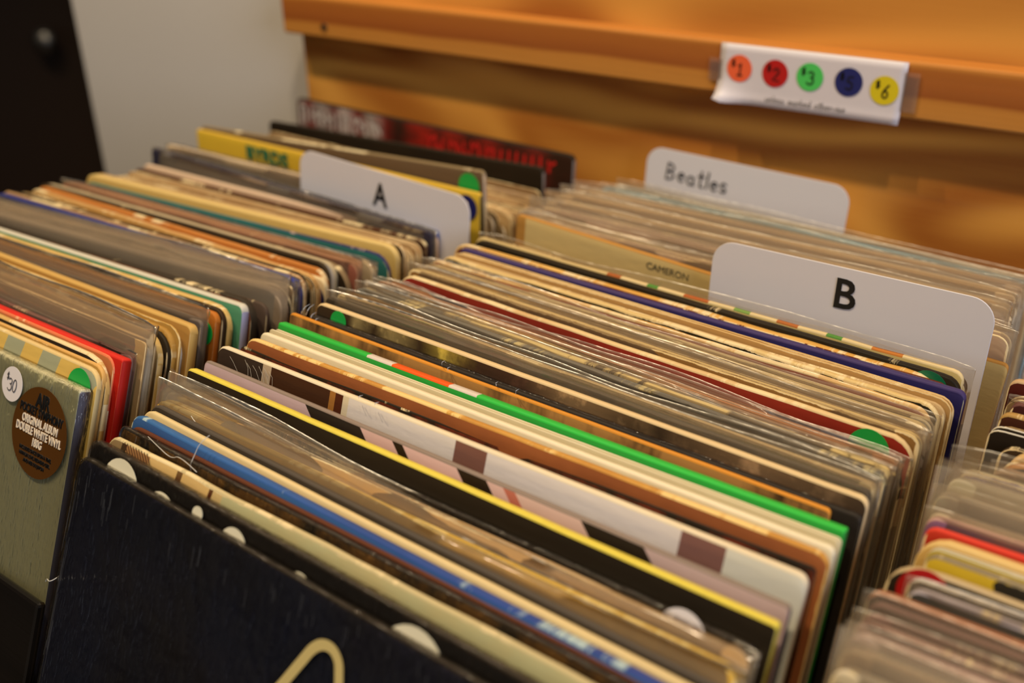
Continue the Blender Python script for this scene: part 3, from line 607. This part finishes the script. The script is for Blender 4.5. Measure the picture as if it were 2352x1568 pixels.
# --- left row, front to back
record('l0', 6.5, dict(stops='d2d0a8', wear=0, mot=(.15, 'c2ba90', 6, 8), rough=.35, coat=.3), dict(stops='c8c4a4', wear=0), 'foremost pale green record of the left row with a round bronze sticker', rc=.0012, puff=0, kind='s', side='5c5a68', wrap=True)
record('l1', 4, dict(stops=[(i / 20, ('d6b25c', '9fa184')[i % 2]) for i in range(21)], interp=C_, shift=.35, wear=.0006, wc='e0cc90'), dict(stops='dcc084', wear=.0008), 'record striped in yellow and grey-green behind the pale green one', rc=.009, puff=.3, side='c8b484')
record('l2', 3, 'b08840', dict(stops='d8a860', wear=.0008), 'thin cream and orange edged record right behind the striped one', rc=.008, kind='s')
record('l3', 4, dict(stops='1a1210', wear=.001), dict(stops='d0a864', wear=.0015), 'black record with a torn buff edge, two places in front of the red one', rc=.016, rag=.0014, puff=.3)
record('l4', 3, dict(stops='b06a3c', wear=.001), dict(stops='d8744c', wear=.001), 'thin orange-red edged record right in front of the bright red one', rc=.008)
record('l5', 5.6, dict(stops=[(0, 'b81410'), (1, 'b81410')], wear=.0002), dict(stops='d42820', wear=.0003, wc='e8a080'), 'bright red record near the front of the left row', rc=.001, puff=0, side='b01212')
record('l6', 4, dict(stops='5c3a38', wear=.0014), dict(stops='6c4c48', wear=.0012), 'purplish-brown record in a clear sleeve right behind the red one', film='F', ext=.002, wav=.001)
record('l7', 4, dict(stops='3a3230', wear=.002), dict(stops='8a7454', wear=.0016), 'record with a ragged black edge line, second behind the red one', film='F', ext=.004, wav=.001)
record('l8', 6.4, dict(stops='a0845a', wear=.0006), dict(stops='b4966a', wear=.0008), 'tan record in a tall milky sleeve with upright corner, third behind the red one', film='T', ext=.012, wav=.002, kind='o')
record('l9', 5, dict(stops='a88850', wear=.0006), dict(stops='cdaa64', wear=.001), 'tan record with a rounded shoulder right in front of the black edged one', rc=.014, puff=.3)
record('l10', 3, dict(stops='16120c', wear=.001), dict(stops='1c160c', wear=.0012), 'thin black edged record among the tan ones in the left row', rc=.014)
record('l11', 4, dict(stops='a87c34', wear=.0016), dict(stops='c09448', wear=.0014, mot=(.5, '8a6428', 30, 5)), 'frayed brown and tan record right behind the thin black edged one', rc=.014, rag=.0012)
record('l12', 5, dict(stops='a07a38', wear=.0012), dict(stops='c49c50', wear=.0012), 'ochre edged record, second behind the thin black edged one', rc=.012, rag=.0008, kind='o')
record('l14', 6, dict(stops='a87c3c', wear=.0004), dict(stops='cba45c', wear=.0006), 'thick buff record right in front of the smoky plastic sleeve', rc=.004, puff=.1)
record('l15', 6.4, dict(stops='4a4340', wear=.0003), dict(stops='6a5e54', wear=.0005), 'charcoal record in a smoky clear sleeve right in front of the orange one', film='F', ext=.009, wav=.001)
record('l16', 4.3, dict(stops='a8601c', wear=.0003), dict(stops='b86c24', wear=.0005), 'orange-brown record with a green price sticker at its right edge', rc=.005, side='a85c1c')
record('l17', 3.8, dict(stops='1a120a', wear=.0012), dict(stops='2a1c10', wear=.001), 'thin dark record right behind the orange-brown one', rc=.008)
record('l18a', 5.6, dict(stops='b89450', wear=.0012), dict(stops='d4b068', wear=.0012), 'buff record with a frayed right shoulder in front of the white edged one', rc=.012, kind='s', rag=.0008)
record('l18b', 5.6, dict(stops='4a8a68', wear=0), dict(stops='d0ccbc', wear=.0002), 'record with a clean white edge over a green face', rc=.004, puff=.05, side='a8a8c8')
record('l19', 6, dict(stops='241c18', mot=(.5, 'b8683c', 26, 6), wear=.0003), dict(stops='2c2822', wear=.0009), 'black record with small orange lights on its cover and a buff right corner', rc=.012)
record('l20', 8, dict(stops='7a6a58', wear=.0003), dict(stops='9a8872', wear=.0006), 'taupe record in a big milky sleeve in the middle of the left row', film='T', ext=.013, wav=.002, rc=.012, filmT=.001)
record('l21', 5, dict(stops='0e0c0a', wear=.0006), dict(stops='c8a878', wear=.0012), 'black record with a big rounded corner and torn buff edge right behind the milky sleeve', rc=.016, rag=.001, film='F', ext=.003, wav=.001)
record('l22', 5, dict(stops='222c60', wear=.0004), dict(stops='2e3a80', wear=.0006), 'record with a navy edge in the left row', rc=.010)
record('l23', 3.2, dict(stops='8a6848', wear=.0014), dict(stops='b08c64', wear=.0014), 'thin ragged buff record between the navy and the black edged ones', rc=.008, rag=.001)
record('l24', 4.4, dict(stops='14100a', wear=.0008), dict(stops='1c160e', wear=.001), 'black edged record right behind the thin buff one after the navy edge', rc=.012)
record('l25', 4.6, dict(stops='b08444', wear=.0012), dict(stops='c89c60', wear=.0014), 'tan record with a chewed left corner behind the black edged one', rc=.012, rag=.0012)
record('l26', 4, dict(stops='cdb488', wear=.0003), dict(stops='e0ccA0'.lower(), wear=.0005), 'low cream record with a navy price sticker on its right side', rc=.006)
record('l27', 4.6, dict(stops='b0682c', wear=.001), dict(stops='c88440', wear=.0012, mot=(.5, 'b06828', 10, 10)), 'orange-brown edged record behind the low cream one', rc=.010, rag=.0006)
record('l28', 3, dict(stops='1c1610', wear=.0004), dict(stops='3a2e20', wear=.0008), 'thin dark record in front of the greyish white one', rc=.010)
record('l29', 4, dict(stops='a8a4a0', wear=0), dict(stops='b8a888', wear=.0006), 'greyish white record with a rounded shoulder', rc=.010)
record('l30', 5, dict(stops='140f0c', wear=.0003), dict(stops='8a7454', wear=.0012), 'black record with a very round right shoulder in the left row', rc=.018, rag=.001)
record('l31', 5, dict(stops='8a5040', wear=.0004), dict(stops='96684c', wear=.0008), 'reddish-brown record in plastic in front of the teal edged one', film='F', ext=.003, wav=.001, rc=.008)
record('l32', 5.0, dict(stops='a08c6c', wear=.0006), dict(stops='b8a07c', wear=.0008), 'greige record in plastic right in front of the teal edged one', film='F', ext=.001, wav=.001, rc=.008, kind='o', dz=-.003)
record('l33', 4, dict(stops='1c6460', wear=.0010), dict(stops=[(0, '24786e'), (.6, '236a74'), (.8, '2a2c60'), (1, '2a2c60')], interp=L_, wear=.0009, wc='b8a0a0'), 'record with a teal edge turning navy at the right', rc=.014)
record('l34', 6.4, dict(stops='c8a860', wear=.0006), dict(stops='d8bc78', wear=.0008), 'thick pale yellow edged record behind the teal one', rc=.010, puff=.3)
record('l35', 3, dict(stops='2a1a10', wear=.0005), dict(stops='c0a070', wear=.001), 'thin dark faced record right behind the pale yellow one', rc=.008)
record('l36', 5.2, dict(stops='b89464', wear=.0008), dict(stops='d0b080', wear=.001), 'tan edged record, second in front of the pink-cream spine', rc=.008, kind='o')
record('l37', 3.2, dict(stops='3a1c10', wear=.0008), dict(stops='54301c', wear=.0012), 'thin brown record right in front of the pink-cream spine', rc=.006)
record('l38', 4.4, dict(stops='d0b090', wear=.0002), dict(stops='e0c4a8', wear=.0004), 'record with a pink-cream spine in front of the smoky navy one', rc=.004, puff=.1)
record('l39', 5, dict(stops='24263a', wear=.0003), dict(stops='2c2e44', wear=.0005), 'navy record in a smoky clear sleeve in front of the divider lettered A', film='T', ext=.001, wav=.001)
record('l40', 5, dict(stops='c0aa8c', wear=.0003), dict(stops='d0bca0', wear=.0005), 'cream record in a clear sleeve right behind the divider lettered A', film='F', ext=.001, wav=.001)
record('l41', 4, dict(stops='2c4a88', wear=0), dict(stops='3c5a98', wear=.0003), 'low blue record under the right end of the divider lettered A', rc=.002, side='3c5aa0')
record('l42', 4, dict(stops='d8c8b8', mot=(.5, 'c08a70', 60, 60), wear=0), dict(stops='e0d0b8', wear=.0003), 'white floral record behind the divider lettered A', rc=.002, side='a8a8c8')
record('l43', 4, dict(stops='d8b434', wear=.0002), dict(stops='dcb440', wear=.0002), 'yellow record with green lettering and a round navy sticker', rc=.002, side='6a5a2c')
record('l44', 4, dict(stops='64503a', wear=.0008, wc='c8b088'), dict(stops='8a7858', wear=.0013, wc='d8c8a0'), 'olive-brown record with a green sticker behind the yellow one', rc=.003, side='c0a890')
record('l44b', 6, dict(stops='c0a070', wear=.002), dict(stops='d0b080', wear=.0014), 'low worn buff record with a cream shoulder behind the olive-brown one', rc=.012, rag=.001)
record('l44c', 6, dict(stops='b89468', wear=.001), dict(stops='c8a878', wear=.001), 'low tan record in plastic right in front of the plain black one', rc=.016, film='F', ext=.006, wav=.002)
record('l45', 4, dict(stops='0c0c0b', wear=.0001), dict(stops='1a1a18', wear=.0002), 'plain black record near the back of the left row', rc=.004, side='8a8078')
record('l45b', 6, dict(stops='7a5a34', wear=.001), dict(stops='96703c', wear=.001), 'low brown record between the plain black one and the red lettered one', rc=.010)
record('l46', 5, dict(stops=[(0, '4a1010'), (.02, '9a8a84'), (.06, '7a1414'), (.1, 'b0a49c'), (.16, '6a2020'), (.2, 'b8a8a0'), (.26, '881818'), (.3, 'b0a498'), (.36, '7a1818'), (.42, '2a1010'), (.5, 'b01c14'), (.56, '5a1010'), (.6, 'a01c14'), (.66, '3a0c0c'), (.72, '901814'), (.8, '3c1212'), (.88, '701818'), (.95, '2a0c0c')], interp=L_, warp=.05, mot=(.5, '1a0a0a', 40, 90), wear=0), dict(stops='1c1c1a', wear=.0003), 'black record crowded with red and white lettering at the very back of the left row', rc=.004, side='8a8078')
# --- right row, front to back
RR = [('r0', 5, '201c18', '3a342c', 'dark record with cream print in the nearest bottom right corner', 0), ('r1', 6, 'c0b090', 'd8cab0', 'pale record in glinting plastic nearest the camera in the right row', 'T'),
 ('r2', 6, 'a88c6c', 'd0b898', 'beige record in plastic, second from the front of the right row', 'T'), ('r3', 5.5, '8a6c68', 'b0948c', 'mauve record in plastic in the right row', 'T'),
 ('r4', 4, '80605c', '9c7c70', 'dusty pink record in plastic, two places before the copper edge on the right', 'F'), ('r5', 4, '3a2220', '886058', 'maroon faced record in plastic just in front of the copper edge', 'F'),
 ('r6', 4, '2a1a18', '70504c', 'dark maroon record right in front of the copper edge in the right row', 0), ('r7', 4.5, '2a1814', 'a06c50', 'record with a dull copper edge in the right row', 0),
 ('r8', 4.5, '3a3834', 'a8a0a8', 'dark record in glinting plastic right behind the copper edge in the right row', 'F'), ('r9', 4.5, '302c28', 'b8b4b8', 'record with a silvery white edge in the right row', 0),
 ('r10', 4.5, '181410', 'c0aa84', 'black record with a torn cream edge and a red sticker in the right row', 0), ('r11', 4, 'b89c2c', '8a7c60', 'yellow and black printed record right behind the torn cream edge', 0),
 ('r12', 4.4, 'c0a840', 'c8c4b4', 'record with a silvery cream edge and yellow cover in the right row', 0), ('r13', 6, 'd0a860', 'e0be7c', 'thick orange-cream record in front of the bright red edge in the right row', 0),
 ('r14', 3, 'c03020', 'dc3c2c', 'thin record with a bright red edge in the right row', 0), ('r15', 4, '9a6060', 'c0988c', 'pinkish patterned record right behind the bright red edge', 'F'),
 ('r16', 7, 'a89888', 'd8c8a8', 'cream record in a big cloudy sleeve in the right row', 'T'), ('r17', 7, 'a8a090', 'c8beaa', 'grey-beige record in cloudy plastic behind the big cloudy sleeve', 'T'),
 ('r18', 6, 'c8c098', 'd8d0b0', 'pale record in a curled clear sleeve with a pointed corner in the right row', 'F'), ('r19', 6, '4a3a78', 'd0c8a8', 'record with a violet stripe in clear plastic in the right row', 'F'),
 ('r20', 6, '5a4034', '9a8068', 'brown record in clear plastic, right of the violet striped one', 'F'), ('r21', 5.5, '1c2c38', 'b07838', 'dark teal record with an orange torn corner at the right edge', 0),
 ('r22', 6, 'c09858', 'd8b47c', 'battered tan record at the right edge, in front of the white double edge', 0), ('r23', 6.5, '100e0d', 'dcd8cc', 'black record with a white layered edge at the right', 0),
 ('r24', 5, '3a140c', 'b08c50', 'dark brown record with a torn tan corner at the right edge', 0), ('r25', 5, '3c1416', '6c4440', 'maroon record in clear plastic at the right edge', 'F'),
 ('r26', 5, '4a100e', 'c8a880', 'dark red record with a cream corner at the very right edge', 0)]
for k, T, c1, c2, lab, fl in RR:
    kw = {}
    if k == 'r15': kw['front'] = dict(stops=c1, mot=(.7, '7a5a80', 50, 50), wear=0)
    fr = kw.pop('front', dict(stops=c1, wear=.0008))
    if k == 'r11': fr = dict(stops=[(0, 'c8a828'), (.1, '1c1c18'), (.3, 'c8a828'), (.42, '1c1c18'), (.5, 'd0b030'), (.8, '1c1c18')], interp=C_, warp=.2, wear=.001)
    if k == 'r0': fr = dict(stops='1c1a18', mot=(.8, 'c8b490', 30, 30), wear=0)
    if k == 'r19': fr = dict(stops='4a3a88', wear=.002)
    record(k, T, fr, dict(stops=c2, wear=.0009 if c2 > '8' else .0004), lab, film=fl or None, ext={'r16': .022, 'r1': .014, 'r18': .014, 'r5': .008}.get(k, .003), wav=.002,
           rc=.012 if k in ('r22', 'r21', 'r13', 'r10') else .005, kind='o' if k in ('r12', 'r9', 'r23', 'r2', 'r17', 'r19') else 's', rag=.0014 if k in ('r10', 'r22', 'r21') else .0002)

# --- thin records squeezed between the ones above
ORD = ('first', 'second', 'third', 'fourth', 'fifth')
def between(a, b, n, cols, tag0, film='F', lo=.002, T=None):
    (x0, y0, z0, a0), (x1, y1, z1, a1) = POS[a][:4], POS[b][:4]
    Ta, Tb = REC[a][2], REC[b][2]
    c = math.cos(lean_of(y0))
    for i in range(n):
        s0 = y0 + .0006; s1 = y1 - Tb / c - .0004
        f = (i + 1) / n
        yy = s0 + (s1 - s0) * f; g = (yy - y0) / max(1e-6, y1 - y0)
        th = min(T or 9, (s1 - s0) / n * c * 1000 * .86)
        if th < 1.0: continue
        cc = cols[i % len(cols)]
        tag_ = tag0 if n == 1 else ORD[i] + ' ' + tag0
        record(a, th, dict(stops=cc, wear=.001), dict(stops=cc, wear=.0012), tag_, film=film, ext=.003, wav=.002, rc=.007, kind='o' if th > 3.4 else 's',
               pos=(x0 + (x1 - x0) * g, yy, z0 + (z1 - z0) * g - lo - .001 * (i % 2), a0 + (a1 - a0) * g), group=GROUPS[a[0]] + ', squeezed in')
        REC[a] = (REC[a][0], REC[a][1], Ta)
_r = dict(REC)
between('m27', 'm28', 1, ['7c6448'], 'thin brown record squeezed in behind the frayed black and cream edge')
between('m31', 'm32', 2, ['8a7048', 'b0946a'], 'thin tan record squeezed in behind the brown one with a pale yellow edge')
between('m35', 'm36', 1, ['c0a070'], 'thin buff record squeezed in right behind the flaking black and cream edge', film=None)
between('m37', 'm38', 1, ['601810'], 'thin dark red record squeezed in right behind the purple spine', film=None, lo=.001)
between('m42', 'm43', 3, ['b09478', 'a08c7c', 'b89c78'], 'plastic sleeved record squeezed in behind the cream bordered one', 'T', .003)
between('m43', 'm44', 1, ['a88c78', 'b8a080'], 'plastic sleeved record squeezed in behind the lilac-brown one', 'T', .003)
between('m44', 'm45', 1, ['c8ac80'], 'plastic sleeved record squeezed in behind the tan one in milky plastic', 'T', .003)
between('m45', 'm46', 1, ['b89c78'], 'plastic sleeved record squeezed in behind the pale cream one', 'T', .003)
between('m46', 'm47', 1, ['c8ac84', 'a89070'], 'plastic sleeved record squeezed in right in front of the light blue spine', 'T', .003)
between('m47', 'm48', 1, ['b8a890'], 'plastic sleeved record squeezed in right behind the light blue spine', 'F', .003)
between('l19', 'l20', 1, ['4a3c34'], 'thin dark record squeezed in behind the black one with orange lights', None, .004)
between('l21', 'l22', 1, ['6a5844'], 'thin brown record squeezed in behind the big rounded black corner', 'F')
between('l24', 'l25', 2, ['5a4428', '8a6838'], 'thin brown record squeezed in front of the chewed tan corner', None)
between('l35', 'l36', 4, ['b89868', 'c8a874', '8a6840'], 'buff record squeezed in behind the thin dark faced one', None, .003)
between('l44', 'l44b', 2, ['8a7454', 'a88c60'], 'low brown record squeezed in behind the olive-brown one', None, .012)
between('l44b', 'l44c', 3, ['a88860', 'c0a070', '7c6448'], 'low tan record squeezed in behind the worn buff one', None, .004)
between('l44c', 'l45', 3, ['8a6c48', 'b09068'], 'low record squeezed in right in front of the plain black one', None, .004)
for a, b in zip(RR[16:], RR[17:]):
    between(a[0], b[0], 1, [random.choice(['8a6c44', 'b09868', '3a2c20', 'a89878'])], 'thin record behind the ' + a[4].replace(' in the right row', '').replace(' at the right edge', ''), None, .004)
REC.update(_r)
# ------------------------------------------------------------------ stickers, print and lettering on covers
sticker('m30', .2954, .0100); sticker('m39', .3000, .0095, plain('dark_green_sticker', '0f6a44', .45))
sticker('m23', .0181, .0068, r=.006); sticker('m10', .288, .0068, WHITE)
sticker('l1', .3020, .0115); sticker('l43', .3035, .0124, NAVY); sticker('l44', .3020, .0125); sticker('l26', .3060, .014, NAVY); sticker('l16', .3070, .0130, r=.007)
sticker('r10', .0135, .0100, REDS)
BONE = plain('cream_print', 'e4dcc0', .5); GOLDP = plain('pale_gold_print', 'cdb878', .5)
pts = [(.146, .049), (.1512, .0405), (.1583, .0276), (.1622, .0209), (.1665, .0173), (.1714, .0168), (.1753, .0196), (.1771, .024), (.1788, .032), (.18, .05)]
sm = []
for i in range(len(pts) - 1):
    p0, p1, p2, p3 = pts[max(i - 1, 0)], pts[i], pts[i + 1], pts[min(i + 2, len(pts) - 1)]
    for k in range(5):
        t = k / 5
        sm.append(tuple(.5 * ((2 * p1[j]) + (-p0[j] + p2[j]) * t + (2 * p0[j] - 5 * p1[j] + 4 * p2[j] - p3[j]) * t * t + (-p0[j] + 3 * p1[j] - 3 * p2[j] + p3[j]) * t ** 3) for j in (0, 1)))
on_cover('m0', 'printed_line', ribbon('printed_line', [[(x, -z) for x, z in sm]], .0042), GOLDP, 0, 0, .0010)
for u0, u1, vt in ((.0145, .0405, .0006), (.047, .068, .0052), (.0782, .0846, .0026), (.0975, .1135, .0030), (.139, .1515, .0058), (.1895, .2205, .0018)):
    cxu, r = (u0 + u1) / 2, (u1 - u0) / 2 * 1.02
    on_cover('m1', 'printed_dot', disc('printed_dot', r), BONE, cxu, vt + r, .0008)
HB = plain('dark_brown_print', '4a2414', .6)
hat = [[(.0135 + i * .0021, -.0012 - i * .0000), (.0165 + i * .0021, -.0055)] for i in range(9)]
on_cover('m2', 'printed_hatching', ribbon('printed_hatching', hat, .0006), HB, 0, 0)
on_cover('m2', 'lettering', text_mesh('lettering', 'Columbia', .0062, .01), INK, .0235, .0078)
on_cover('m42', 'lettering', text_mesh('lettering', 'CAMERON', .0062, .0), plain('faded_print', '5a5238', .7), .1165, .0072)
on_cover('l43', 'lettering', text_mesh('lettering', 'BYRDS', .015, .03, 1.15), plain('dark_green_print', '1c6a48', .6), .0905, .0100)
# bronze hype sticker and price dot on the pale green record
BRZ = plain('bronze_sticker', '54330f', .3, coat=.4)
hs = on_cover('l0', 'hype_sticker', disc('hype_sticker', .0235, 48), BRZ, .2895, .0302, .0010)
tag(hs, 'round bronze sticker with black and cream lettering')
def put(txt, sz, dz, mat, sx=.72, bold=.02):
    o = link('lettering', text_mesh('lettering', txt, sz, bold, sx), mat, hs); o.location = (0, -.0003, dz)
CRT = plain('cream_lettering', 'e6d6c0', .5)
put('AIR', .0100, .0160, INK, .75, .03); put('POCKET SYMPHONY', .0062, .0098, INK, .64, .02)
put('ORIGINAL ALBUM', .0060, .0044, CRT, .64, .02); put('DOUBLE WHITE VINYL', .0060, -.0008, CRT, .64, .02); put('180G', .0060, -.0060, CRT, .66, .02)
put('INCLUDES ONCE UPON A TIME,', .0026, -.0108, INK, .75, .01); put('NAPALM LOVE, REDHEAD GIRL', .0026, -.0138, INK, .75, .01); put('AND MER DU JAPON', .0026, -.0168, INK, .75, .01)
pd = on_cover('l0', 'price_dot', disc('price_dot', .0092, 36), WHITE, .2606, .0124, .0010)
link('lettering', ribbon('lettering', hand_lines('$', -.0052, .0015, .0040) + hand_lines('30', -.0034, -.0038, .0066), .0006, .0004), GREY_INK, pd)
# shreds of torn wrap standing off two corners, and stray plastic hairs
SHR = plain('torn_white_wrap', 'd8d4cc', .35, coat=.4)
def shreds(key, spots, seed):
    rn = random.Random(seed); V, F = [], []
    for u, v, ln in spots:
        ang = rn.uniform(-.9, .4); w0 = .0007; k = len(V)
        for i in range(5):
            t = i / 4; x = u + ln * t * math.cos(ang) + .001 * math.sin(5 * t); z = -v + ln * t * math.sin(ang + 1.2) ; yy = -.001 - .003 * math.sin(3 * t)
            V += [(x, yy, z - w0 * (1 - t)), (x, yy - .0003, z + w0 * (1.1 - t))]
        for i in range(4): F.append((k + 2 * i, k + 2 * i + 2, k + 2 * i + 3, k + 2 * i + 1))
    me = D.meshes.new('torn_wrap'); me.from_pydata(V, [], F); me.update()
    return on_cover(key, 'torn_wrap', me, SHR, 0, 0, 0)
shreds('m22', [(-.003, .001, .008), (.001, .003, .006), (.006, .0015, .005)], 2)
shreds('m21', [(-.004, .000, .008), (.10, 0, .003), (.135, 0, .002)], 5)
shreds('m20', [(.118, -.001, .003), (.16, -.001, .003)], 8)
shreds('m13', [(.100, -.001, .004), (.110, -.001, .005)], 4)
def hair(key, pts, wd=.00035):
    root, H, T = REC[key]
    cu = D.curves.new('wrap_thread', 'CURVE'); cu.dimensions = '3D'; cu.bevel_depth = wd / 2; cu.bevel_resolution = 1
    sp = cu.splines.new('NURBS'); sp.points.add(len(pts) - 1); sp.order_u = 3; sp.use_endpoint_u = True
    for p, q in zip(sp.points, pts): p.co = (q[0] - LP / 2, -T + q[1], H + q[2], 1)
    o = D.objects.new('wrap_thread', cu); COL.objects.link(o)
    me = D.meshes.new_from_object(o.evaluated_get(bpy.context.evaluated_depsgraph_get())); D.objects.remove(o, do_unlink=True)
    me.materials.clear(); link('wrap_thread', me, SHR, root)
hair('m4', [(.052, -.001, -.010), (.049, -.003, -.005), (.050, -.002, .001), (.052, -.002, .008), (.055, 0, .012)])
hair('m3', [(.020, .0, .001), (.030, -.002, .0), (.040, -.001, -.003), (.046, -.002, .001), (.058, -.001, -.003)], .0003)
hair('m0', [(-.0008, .001, -.06), (-.003, -.002, -.064), (-.007, -.001, -.063), (-.009, 0, -.066)], .0004)
hair('m8', [(.03, -.002, .0), (.035, -.004, -.001), (.042, -.003, -.003), (.046, -.003, -.004)], .0004)

# ------------------------------------------------------------------ dividers
DIV = plain('white_plastic_divider', 'd6d2d6', .35)
def divider(name, x, y, z, wd, yaw, label, rc=.013, lean=3.0, roll=0.0):
    H = .30; th = .0011
    out = [(0, 0), (wd, 0)] + [(wd - rc + rc * math.cos(a), H - rc + rc * math.sin(a)) for a in [math.pi / 2 * i / 8 for i in range(9)]] \
        + [(rc + rc * math.cos(a), H - rc + rc * math.sin(a)) for a in [math.pi / 2 + math.pi / 2 * i / 8 for i in range(9)]]
    n = len(out)
    V = [(px, -th, pz) for px, pz in out] + [(px, 0, pz) for px, pz in out]
    F = [tuple(range(n)), tuple(reversed(range(n, 2 * n)))] + [(i, n + i, n + (i + 1) % n, (i + 1) % n) for i in range(n)]
    me = D.meshes.new('card'); me.from_pydata(V, [], F); me.update()
    for p in me.polygons: p.use_smooth = False
    t = math.radians(lean)
    dn = Vector((math.sin(yaw) * math.sin(t), -math.cos(yaw) * math.sin(t), -math.cos(t)))
    root = empty(name, Vector((x, y, z + Z0)) + dn * H, (Matrix.Rotation(yaw, 3, 'Z') @ Matrix.Rotation(-t, 3, 'X') @ Matrix.Rotation(roll, 3, 'Y')).to_euler())
    tag(root, label, 'divider', 'white index dividers')
    cd = link('card', me, DIV, root)
    md = cd.modifiers.new('b', 'BEVEL'); md.width = .0003; md.segments = 2; md.limit_method = 'ANGLE'
    return root, H
def letter(rt, me, u, v):
    o = link('lettering', me, INK, rt[0]); o.location = (u, -.0013, rt[1] - v); return o
dB = divider('index_divider', -.237, .5150, .0285, .155, -.005, 'white plastic divider with a bold black letter B', lean=4)
letter(dB, text_mesh('lettering', 'B', .0238, .014, .98), .0790, .0155)
dA = divider('index_divider', -.5966, .5160, .0270, .165, 0, 'white plastic divider with a bold black letter A', lean=4, roll=.05)
letter(dA, text_mesh('lettering', 'A', .0240, .018, .80), .0830, .0180)
dC = divider('index_divider', -.3873, .6885, .0195, .161, 0, 'white plastic divider with Beatles handwritten in black', lean=3, roll=.03)
letter(dC, ribbon('lettering', hand_lines('Beatles', 0, 0, .0125, slope=-.03, sp=1.08), .0013), .0175, .0225)

# ------------------------------------------------------------------ the colour key taped to the rail
PAPERM = N('sign_paper'); PAPERM = PAPERM.done(PAPERM.bsdf(lin('d9d2d8'), .45))
sx0, sx1, sz0, sz1 = -.3212, -.1910, .0675, .1035
yF = .6842
DOTS = ((.0149, .0195, 'ee6438', '$1'), (.0416, .0190, 'b81414', '$2'), (.0665, .0195, '4cc85c', '$3'), (.0933, .0193, '1a2264', '$5'), (.1174, .0168, 'd8c418', '$6'))
V, F = [], []; nx, nzz = 24, 8; wdt = sx1 - sx0
key = empty('price_key_sign', (sx0, yF, Z0 + sz0))
tag(key, 'white paper strip with five coloured price dots taped to the wooden rail', 'sign')
def paper_y(px, pz):   # the lower left corner curls forward
    c = max(0, 1 - px / .030) * max(0, 1 - (pz + .004) / .016)
    return -.0006 - .011 * c * c - .0012 * max(0, -pz / .005)
for i in range(nx + 1):
    for j in range(nzz + 1):
        px = wdt * i / nx; pz = -.0045 + (sz1 - sz0 + .0045) * j / nzz
        e = max(0, 1 - px / .010) * max(0, 1 - (pz + .0045) / .006)
        V.append((px - .001 * (1 - j / nzz) + .002 * e, paper_y(px, pz), pz + .0035 * e * e))
for i in range(nx):
    for j in range(nzz):
        a = i * (nzz + 1) + j; F.append((a, a + nzz + 1, a + nzz + 2, a + 1))
me = D.meshes.new('paper'); me.from_pydata(V, [], F); me.update()
for p in me.polygons: p.use_smooth = True
pp = link('paper', me, PAPERM, key); md = pp.modifiers.new('s', 'SOLIDIFY'); md.thickness = .0002; md.offset = 1
for (u, v, c, txt) in DOTS:
    o = link('price_dot', disc('price_dot', .0094, 36), plain('price_dot_' + 'x', c, .5), key); o.location = (u, paper_y(u, v) - .0005, v)
    link('lettering', ribbon('lettering', hand_lines('$', -.0060, .0010, .0050) + hand_lines(txt[1:], -.0018, -.0048, .0085), .0011, .0004), INK, o)
link('lettering', ribbon('lettering', hand_lines('unless marked otherwise', .036, -.0010, .0047, slope=-.005, sp=1.0), .00045, .0002, -.0011), GREY_INK, key)
TAPE = film_mat('adhesive_tape', .22, 'cfc0b8', .25, .3, 20, 20)
for nm, x0, x1, z0, z1 in (('tape', -.0085, .0012, .009, .025), ('tape', wdt - .001, wdt + .0085, .0045, .030)):
    V = [(x0, -.0011, z0), (x1, -.0011, z0), (x1, -.0011, z1), (x0, -.0011, z1)]
    me = D.meshes.new(nm); me.from_pydata(V, [], [(0, 1, 2, 3)]); me.update(); link(nm, me, TAPE, key)

# fine creases in the shrink wrap of the foremost black record
rn = random.Random(11); ln = []
for i in range(46):
    u = .004 + .30 * rn.random() ** 1.6; v = .002 + .014 * rn.random(); L = .003 + .007 * rn.random()
    ln.append([(u, -v), (u + .0004, -v - L)])
for i in range(16):
    u = .0015 + .004 * rn.random(); v = .01 + .08 * rn.random(); L = .006 + .02 * rn.random(); ln.append([(u, -v), (u - .0004, -v - L)])
cr_ = on_cover('m0', 'wrap_crease', ribbon('wrap_crease', ln, .00016), plain('crease_glint', '4c4e54', .3), 0, 0, .0012)
cr_['kind'] = 'stuff'
ln = [[(x0, -.002 - .002 * rn.random()), (x0 + .003, -.006), (x0 + .004 + .006 * rn.random(), -.010 - .005 * rn.random())] for x0 in [.005 + .034 * rn.random() ** .8 for i in range(9)]]
cr_ = on_cover('m13', 'wrap_crease', ribbon('wrap_crease', ln, .00022), plain('bright_crease', 'c8beb0', .25), 0, 0); cr_['kind'] = 'stuff'
# crowded lettering of the record at the back of the left row
for nm, mt, u0, u1, n_, h0, h1 in (('printed_lettering', plain('white_print', 'b8aca4', .6), .006, .11, 15, .010, .016), ('printed_lettering', plain('red_print', 'c01c12', .6), .165, .30, 17, .006, .012)):
    rn = random.Random(n_); ln = []
    for i in range(n_):
        u = u0 + (u1 - u0) * i / n_; hh = h0 + (h1 - h0) * rn.random(); v = .0065 + .003 * rn.random()
        ln.append([(u, -v), (u + .001 * rn.uniform(-1, 1), -v - hh)])
        if rn.random() < .6: ln.append([(u, -v - hh * rn.choice((0, .5))), (u + (u1 - u0) / n_ * .8, -v - hh * rn.choice((0, .5, 1)))])
    on_cover('l46', nm, ribbon(nm, ln, .0026), mt, 0, 0)
